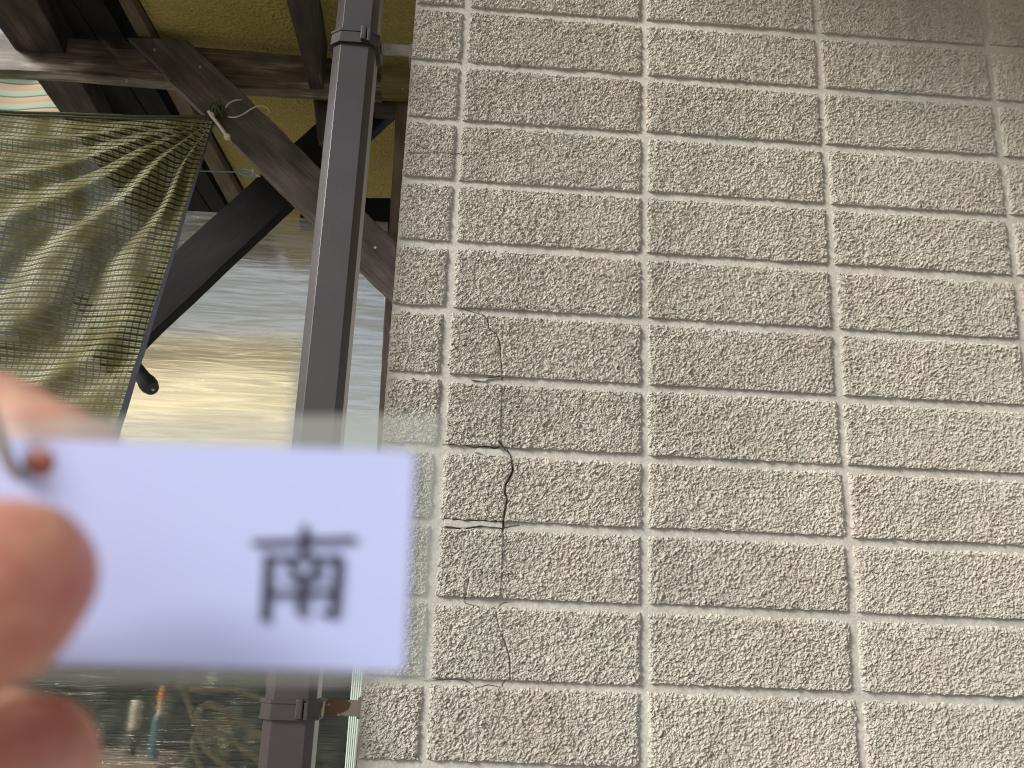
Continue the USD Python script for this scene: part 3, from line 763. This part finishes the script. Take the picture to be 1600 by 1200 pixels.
rib = np.stack([he - side * 0.002 + cross * 0.001, he + side * hw + cross * 0.001, he + side * hw - cross * 0.002, he - side * 0.002 - cross * 0.002], 1)
k4 = np.arange(nv - 1)[:, None] * 4
q = np.concatenate([np.concatenate([k4 + s, k4 + (s + 1) % 4, k4 + 4 + (s + 1) % 4, k4 + 4 + s], 1) for s in range(4)])
obj('side_hem', (rib.reshape(-1, 3), q), HEM, net)
obj('top_hem', tube(Pn[0, ::4] + np.array([0, -0.001, 0.002]), 0.0032, 6), CORD_GREEN, net)
obj('top_hem', tube(Pn[0, ::4] + np.array([0, -0.002, -0.006]), 0.0026, 6), CORD_GREEN, net)

# the knot, the rope tail, the wire
yk = YB - 0.05
knot = thing('cord_knot', 'dark green knotted cord holding the net corner on the plank', 'knot')
r2 = np.random.default_rng(3)
c0 = PY(339, 171, yk)
for k in range(9):
    p = r2.normal(0, 1, 3); p /= np.linalg.norm(p)
    q = np.cross(p, r2.normal(0, 1, 3)); q /= np.linalg.norm(q)
    th = np.linspace(0, 2 * np.pi, 22)
    R = 0.010 + 0.005 * r2.random()
    lp = c0 + r2.normal(0, 0.003, 3) + R * (np.cos(th)[:, None] * p * 1.25 + np.sin(th)[:, None] * q * 0.85)
    obj('loop', tube(lp, 0.0027, 6), CORD_GREEN, knot, smooth=True)
rope = thing('rope_tail', 'short off-white rope end with a knot hanging off the plank', 'rope')
obj('cord', tube(spline([PY(326, 174, yk - 0.02), PY(331, 181, yk - 0.022), PY(341, 194, yk - 0.022), PY(349, 205, yk - 0.02), PY(354, 213, yk - 0.016)], 24), 0.0042, 8), ROPE, rope, smooth=True)
for (u, v, s) in ((331, 180, 0.0062), (355, 214, 0.0075)):
    b = trimesh.creation.icosphere(3, s)
    b.vertices += (meshkit.noise(np.array(b.vertices) * 400, 2) - 0.5)[:, None] * np.array(b.vertices) * 0.8
    b.apply_translation(PY(u, v, yk - 0.019))
    obj('end_knot', b, ROPE, rope, smooth=True)
obj('frayed_end', tube(spline([PY(358, 217, yk - 0.018), PY(360, 220, yk - 0.016), PY(362, 224, yk - 0.014)], 8), np.linspace(0.0012, 0.0005, 8), 5), ROPE, rope)
wire = thing('wire_loop', 'thin bent wire loop hooked round the plank next to the knot', 'wire')
yw = YB - 0.034
obj('bent_wire', tube(spline([PY(353, 168, yw - 0.012), PY(358, 161, yw - 0.012), PY(367, 157, yw - 0.01), PY(378, 156, yw + 0.002)], 24), 0.0016, 6), WIRE, wire, smooth=True)
obj('bent_wire', tube(spline([PY(356, 182, yw - 0.010), PY(368, 183, yw - 0.008), PY(385, 175, yw - 0.006), PY(402, 166, yw - 0.004), PY(412, 166, yw), PY(420, 172, yw + 0.01), PY(419, 180, yw + 0.025), PY(410, 184, yw + 0.04)], 50), 0.0016, 6), WIRE, wire, smooth=True)
cordb = thing('blue_tie', 'blue tie cord with an open hook loop below the plank', 'cord')
yc = YB - 0.01
obj('cord', tube(spline([PY(240, 264, yc), PY(300, 267, yc), PY(340, 268, yc), PY(374, 269, yc)], 20), 0.0018, 6), BLUE, cordb, smooth=True)
th = np.linspace(0, 2 * np.pi, 30)
lp = [PY(386 + 11.5 * math.cos(a) + 1.5 * math.sin(a), 270 + 5.2 * math.sin(a) + 1.2 * math.cos(a), yc - 0.003) for a in th]
obj('hook_loop', tube(lp, 0.0026, 7), BLUE, cordb, smooth=True)
obj('hook_tail', tube(spline([PY(394, 265, yc - 0.003), PY(398, 271, yc - 0.003), PY(402, 275, yc), PY(407, 275, yc + 0.004)], 14), 0.0016, 6), WIRE, cordb, smooth=True)

# black rod end by the sheet
rod = thing('black_rod', 'black rod with a rounded end poking out behind the net', 'rod')
p0, p1 = PY(126, 470, 0.80), PY(238, 608, 0.62)
t = np.linspace(0, 1, 30)
pts = p0 + (p1 - p0) * t[:, None]
rr = np.where(t > 0.93, 0.0195, 0.0165); rr[-1] = 0.015
obj('shaft', tube(pts, rr, 18), BLACK_RUBBER, rod, smooth=40)
sc = trimesh.creation.icosphere(2, 0.0028); sc.apply_translation(PY(239, 609, 0.603))
obj('end_rivet', sc, STEEL, rod, smooth=True)

# ------------------------------------------------------------------ beyond the sheet
st = thing('striped_awning', 'sunlit peach and green striped cloth beyond the beam at upper left', 'awning')
ya_ = 1.7
nx, nz = 40, 14
s, t = np.meshgrid(np.linspace(0, 1, nx), np.linspace(0, 1, nz))
A, B, C_, D_ = PY(-260, 108, ya_), PY(125, 122, ya_), PY(125, 330, ya_), PY(-260, 330, ya_)
P = (A + (B - A) * s[..., None]) * (1 - t[..., None]) + (D_ + (C_ - D_) * s[..., None]) * t[..., None]
P[..., 1] += 0.02 * np.sin(P[..., 0] * 14 + t * 2)
ii, jj = np.meshgrid(np.arange(nz - 1), np.arange(nx - 1), indexing='ij')
a = ii * nx + jj
obj('cloth', (P.reshape(-1, 3), np.stack([a, a + nx, a + nx + 1, a + 1], -1).reshape(-1, 4)), STRIPE, st, smooth=True)
obj('hanging_rail', tube([A + [0, 0, 0.01], B + [0, 0, 0.01]], 0.012, 8), WOOD_DARK, st)


def hedge(name, label, x0, x1, y0, y1, h, n, seed):
    r = np.random.default_rng(seed)
    hd = thing(name, label, 'hedge')
    stems = [tube(spline([(x, (y0 + y1) / 2 + r.normal(0, 0.05), 0), (x + r.normal(0, 0.05), (y0 + y1) / 2, h * 0.5), (x + r.normal(0, 0.1), (y0 + y1) / 2, h * 0.85)], 8), np.linspace(0.025, 0.008, 8), 6) for x in np.arange(x0 + 0.2, x1, 0.45)]
    for m in stems:
        obj('stem', m, WOOD_DARK, hd)
    p = np.stack([r.uniform(x0, x1, n), r.uniform(y0, y1, n), r.uniform(0.03, 1, n) ** 0.8 * h], 1)
    top = h * (0.82 + 0.3 * meshkit.fbm(np.stack([p[:, 0] * 2.1, p[:, 1] * 2, 0 * p[:, 0]], 1), 3, seed))
    p[:, 2] = p[:, 2] / h * top
    d = r.normal(0, 1, (n, 3)); d /= np.linalg.norm(d, axis=1, keepdims=True)
    e = np.cross(d, r.normal(0, 1, (n, 3))); e /= np.linalg.norm(e, axis=1, keepdims=True)
    L = r.uniform(0.035, 0.075, n)[:, None]
    q = np.stack([p - d * L, p + e * L * 0.45, p + d * L, p - e * L * 0.45], 1).reshape(-1, 3)
    obj('foliage', (q, np.arange(4 * n).reshape(-1, 4)), LEAF, hd, kind='stuff')


hedge('garden_hedge', 'dark green hedge seen dimly through the plastic sheet', -4.6, 1.2, 3.6, 4.4, 1.75, 26000, 5)

nb = thing('neighbour_wall', 'added pale cream wall giving the yellow glow through the plastic sheet', 'wall')  # made-up wall, added to send a yellow glow through the sheet
CREAM = plain('cream_render', (0.86, 0.78, 0.56), rough=0.9, var=0.06, scale=1.5, bump=0.003, bscale=60.0)
n0, n1 = PY(-420, 600, 7.0)[0], PY(470, 600, 7.0)[0]
nt = PY(330, 560, 7.0)[2]
m, uv = prism(np.array([(n0, 7.0, 0), (n1, 7.0, 0), (n1, 7.0, nt), (n0, 7.0, nt)]), 'y', 7.0, 0.2, 0.01, step=9)
obj('wall_panel', m, CREAM, nb)
m, uv = prism(np.array([(n0 - 0.2, 6.8, nt + 0.002), (n1 + 0.2, 6.8, nt + 0.002), (n1 + 0.2, 7.2, nt + 0.002), (n0 - 0.2, 7.2, nt + 0.002)]), 'z', nt + 0.002, 0.06, 0.01, step=9)
obj('coping', m, CREAM, nb)

hose = thing('garden_hose', 'olive hose hanging in loops behind the lower plastic sheet', 'hose')
hy = 1.03
Q = lambda x, y: (180 + x / 6.667, 1050 + y / 6.667)
for path in ([(1900, 880), (1480, 640), (1200, 440), (1000, 345), (900, 370), (855, 460), (890, 520), (1050, 530), (1180, 510)], [(885, 500), (870, 600), (820, 700), (835, 850), (900, 1000), (1000, 1200)],
             [(880, 620), (930, 780), (1050, 900), (1180, 990), (1500, 1180)], [(640, 120), (740, 260), (800, 430), (875, 570)], [(900, 590), (1100, 640), (1300, 770), (1480, 910), (1800, 1150)],
             [(780, 165), (1050, 190), (1280, 190), (1420, 240), (1700, 300)]):
    obj('loop', tube(spline([PY(*Q(*p), hy + 0.012 * i % 0.03) for i, p in enumerate(path)], 60), 0.0085 if path[0][0] > 1000 else 0.0065, 8), HOSE, hose, smooth=True)

# a potting shelf beyond the sheet with two bottles
sh = thing('garden_shelf', 'weathered board shelf beyond the sheet at lower left', 'shelf')
ys = 1.45
A, B = PY(150, 1158, ys), PY(268, 1186, ys)
zt = min(A[2], B[2]); 
m, uv = prism(np.array([(A[0] - 0.2, ys - 0.1, zt - 0.02), (B[0], ys - 0.1, zt - 0.02), (B[0], ys + 0.15, zt - 0.02), (A[0] - 0.2, ys + 0.15, zt - 0.02)]), 'z', zt - 0.02, 0.02, along=(1, 0), seed=30)
obj('board', m, WOOD_TAN, sh, uv=uv)
for x in (A[0] - 0.17, B[0] - 0.04):
    m, uv = prism(np.array([(x, ys - 0.08, 0), (x + 0.04, ys - 0.08, 0), (x + 0.04, ys - 0.08, zt - 0.0215), (x, ys - 0.08, zt - 0.0215)]), 'y', ys - 0.08, 0.04, along=(0, 0, 1), seed=31)
    obj('leg', m, WOOD_DARK, sh, uv=uv)


def lathe(prof, c):
    m = trimesh.creation.revolve(np.array(prof), sections=24)
    m.apply_translation(c)
    return m


WHITE = plain('white_plastic', (0.24, 0.22, 0.18), rough=0.4)
ORANGE = plain('orange_plastic', (0.30, 0.11, 0.02), rough=0.4)
TEAL = plain('teal_plastic', (0.018, 0.055, 0.06), rough=0.35)
b1_ = thing('spray_bottle', 'teal bottle with a white neck and orange cap on the shelf', 'bottle')
px_ = PY(248, 1150, ys); zb = zt
zc1, zc2, zc3 = PY(248, 1115, ys)[2], PY(248, 1092, ys)[2], PY(248, 1070, ys)[2]
obj('bottle_body', lathe([(0.0, 0), (0.015, 0), (0.016, 0.004), (0.016, zc1 - zb - 0.01), (0.008, zc1 - zb)], (px_[0], ys, zb)), TEAL, b1_, smooth=40)
obj('neck', lathe([(0.008, 0), (0.007, 0.004), (0.007, zc2 - zc1)], (px_[0], ys, zc1)), WHITE, b1_, smooth=40)
obj('cap', lathe([(0.009, 0), (0.0095, 0.004), (0.008, zc3 - zc2 - 0.004), (0.0, zc3 - zc2)], (px_[0], ys, zc2)), ORANGE, b1_, smooth=40)
b2_ = thing('white_canister', 'white topped canister with a dark lower half standing left of the orange capped bottle', 'canister')
px_ = PY(216, 1120, ys + 0.05)
z1_, z2_ = PY(216, 1102, ys + 0.05)[2], PY(216, 1090, ys + 0.05)[2]
obj('body', lathe([(0, 0), (0.015, 0), (0.016, 0.004), (0.016, (z1_ - zt) * 0.55)], (px_[0], ys + 0.05, zt)), BLACK_RUBBER, b2_, smooth=40)
obj('sleeve', lathe([(0.0, 0), (0.0165, 0.0), (0.0165, (z1_ - zt) * 0.45)], (px_[0], ys + 0.05, zt + (z1_ - zt) * 0.55)), WHITE, b2_, smooth=40)
obj('lid', lathe([(0.018, 0), (0.018, 0.006), (0.013, (z2_ - z1_) * 0.8), (0.0, z2_ - z1_)], (px_[0], ys + 0.05, z1_)), WHITE, b2_, smooth=40)

# ------------------------------------------------------------------ the held card
DC = 0.130
card = thing('name_card', 'small white paper card lettered with one black character in a clear sleeve, held in front', 'card')


def slab(px, d, t, hole=None):
    """A thin sheet facing the camera's axis at distance D: outline in pixels, T thick (away from the lens)."""
    pg = Polygon([((u - 800) / F * d, (v - 600) / F * d) for u, v in px]).buffer(-0.0012).buffer(0.0012)
    if hole:
        pg = pg.difference(Polygon([((u - 800) / F * d, (v - 600) / F * d) for u, v in hole]))
    m = trimesh.creation.extrude_polygon(pg, t, engine='earcut')
    v = np.array(m.vertices)
    w = CAM + np.outer(v[:, 0], RIGHT) + np.outer(v[:, 1], DOWN) + np.outer(d + v[:, 2], FWD)
    m = trimesh.Trimesh(w, m.faces, process=False)
    if m.volume < 0:
        m.invert()
    return m


circ = lambda u, v, a, b, n=20: [(u + a * math.cos(x), v + b * math.sin(x)) for x in np.linspace(0, 2 * np.pi, n, endpoint=False)]
obj('paper', slab([(-70, 684), (100, 688), (648, 706), (632, 1050), (60, 1036), (-80, 1030)], DC, 0.0004, circ(60, 722, 27, 23)), PAPER, card)
obj('sleeve', slab([(-90, 655), (200, 652), (692, 648), (672, 1072), (100, 1066), (-100, 1060)], DC + 0.0008, 0.0003, circ(60, 722, 31, 27)), SLEEVE, card)
strokes = [[(399, 848, 5.5), (470, 846, 5.5), (552, 843, 6)], [(476, 826, 7), (474, 868, 6)], [(419, 870, 7), (418, 900, 7), (414, 965, 7.5)], [(419, 871, 4.5), (528, 871, 4.5)],
           [(528, 870, 7), (527, 900, 7), (522, 955, 7), (518, 960, 6), (503, 957, 3)], [(452, 876, 6), (458, 890, 5), (472, 903, 5)], [(497, 876, 6), (492, 892, 5), (474, 905, 5)],
           [(440, 903, 2.2), (508, 903, 2.2)], [(422, 926, 4), (524, 925, 4.5)], [(473, 902, 6), (472, 925, 7), (469, 956, 6)]]
for s_ in strokes:
    polys = []
    for (u0, v0, w0), (u1, v1, w1) in zip(s_[:-1], s_[1:]):
        L = LineString([(u0, v0), (u1, v1)]).buffer((w0 + w1) / 2 * 0.95, quad_segs=3)
        polys.append(L)
    from shapely.ops import unary_union
    g = unary_union(polys)
    obj('stroke', slab(list(g.exterior.coords)[:-1], DC - 0.00035 - 0.00004 * strokes.index(s_), 0.0003) if False else trimesh.Trimesh(*(lambda m: (CAM + np.outer((m.vertices[:, 0] - 800) / F * DC, RIGHT) + np.outer((m.vertices[:, 1] - 600) / F * DC, DOWN) + np.outer(DC - 0.0003 - 0.00003 * strokes.index(s_) + m.vertices[:, 2] * 1e-4, FWD), m.faces))(trimesh.creation.extrude_polygon(g, 1.5, engine='earcut')), process=False), INK, card)
# clip strap through the slot
clip = tube(spline([PC(-70, 540, 0.128), PC(-16, 640, 0.127), PC(0, 690, 0.127), PC(22, 735, 0.1285), PC(38, 738, 0.1325), PC(20, 700, 0.1345)], 40), 0.0009, 8)
obj('clip_strap', clip, PAINT_GREY, card, smooth=True)


# ------------------------------------------------------------------ the hand
def chain(parts):
    out = []
    for a, b in zip(parts[:-1], parts[1:]):
        out.append(m3.Manifold.batch_hull([m3.Manifold.sphere(r, 28).translate([float(x) for x in p]) for p, r in (a, b)]))
    return out


hp = []
hp += chain([(PC(-640, 1330, 0.128), 0.0185), (PC(-300, 1110, 0.116), 0.0135), (PC(-120, 985, 0.110), 0.0112), (PC(-30, 930, 0.1085), 0.0118), (PC(20, 905, 0.110), 0.0098)])      # thumb
hp += chain([(PC(-700, 820, 0.170), 0.0120), (PC(-330, 620, 0.160), 0.0108), (PC(-20, 672, 0.148), 0.0100), (PC(112, 733, 0.1425), 0.0088)])                                      # index
hp += chain([(PC(-720, 980, 0.175), 0.0122), (PC(-330, 960, 0.172), 0.0102), (PC(-160, 1150, 0.152), 0.0100), (PC(48, 1190, 0.1350), 0.0098)])                                    # middle
hp += chain([(PC(-720, 1150, 0.172), 0.0115), (PC(-380, 1180, 0.170), 0.0098), (PC(-200, 1340, 0.150), 0.0094), (PC(30, 1400, 0.1370), 0.0085)])                                  # ring
hp += chain([(PC(-720, 1330, 0.165), 0.0100), (PC(-460, 1400, 0.160), 0.0085), (PC(-300, 1520, 0.148), 0.0080), (PC(-110, 1570, 0.138), 0.0070)])                                 # little
pal = [m3.Manifold.sphere(r, 24).translate([float(x) for x in p]) for p, r in ((PC(-700, 820, 0.170), 0.0125), (PC(-720, 980, 0.175), 0.013), (PC(-720, 1150, 0.172), 0.0125), (PC(-720, 1330, 0.165), 0.011), (PC(-980, 1480, 0.150), 0.019), (PC(-640, 1330, 0.132), 0.0185), (PC(-1150, 1300, 0.155), 0.02))]
hp.append(m3.Manifold.batch_hull(pal))
hp += chain([(PC(-1080, 1380, 0.152), 0.024), (PC(-1700, 1750, 0.150), 0.032), (PC(-2600, 2700, 0.14), 0.038)])
hand = m3.Manifold.batch_boolean(hp, m3.OpType.Add).refine_to_length(0.0028)
hm = hand.to_mesh()
hm = trimesh.Trimesh(hm.vert_properties[:, :3], hm.tri_verts, process=True)
trimesh.smoothing.filter_taubin(hm, iterations=14)
person = thing('person', 'hand of a person holding the lettered card between thumb and fingers', 'person')
obj('hand', hm, SKIN, person, smooth=True)
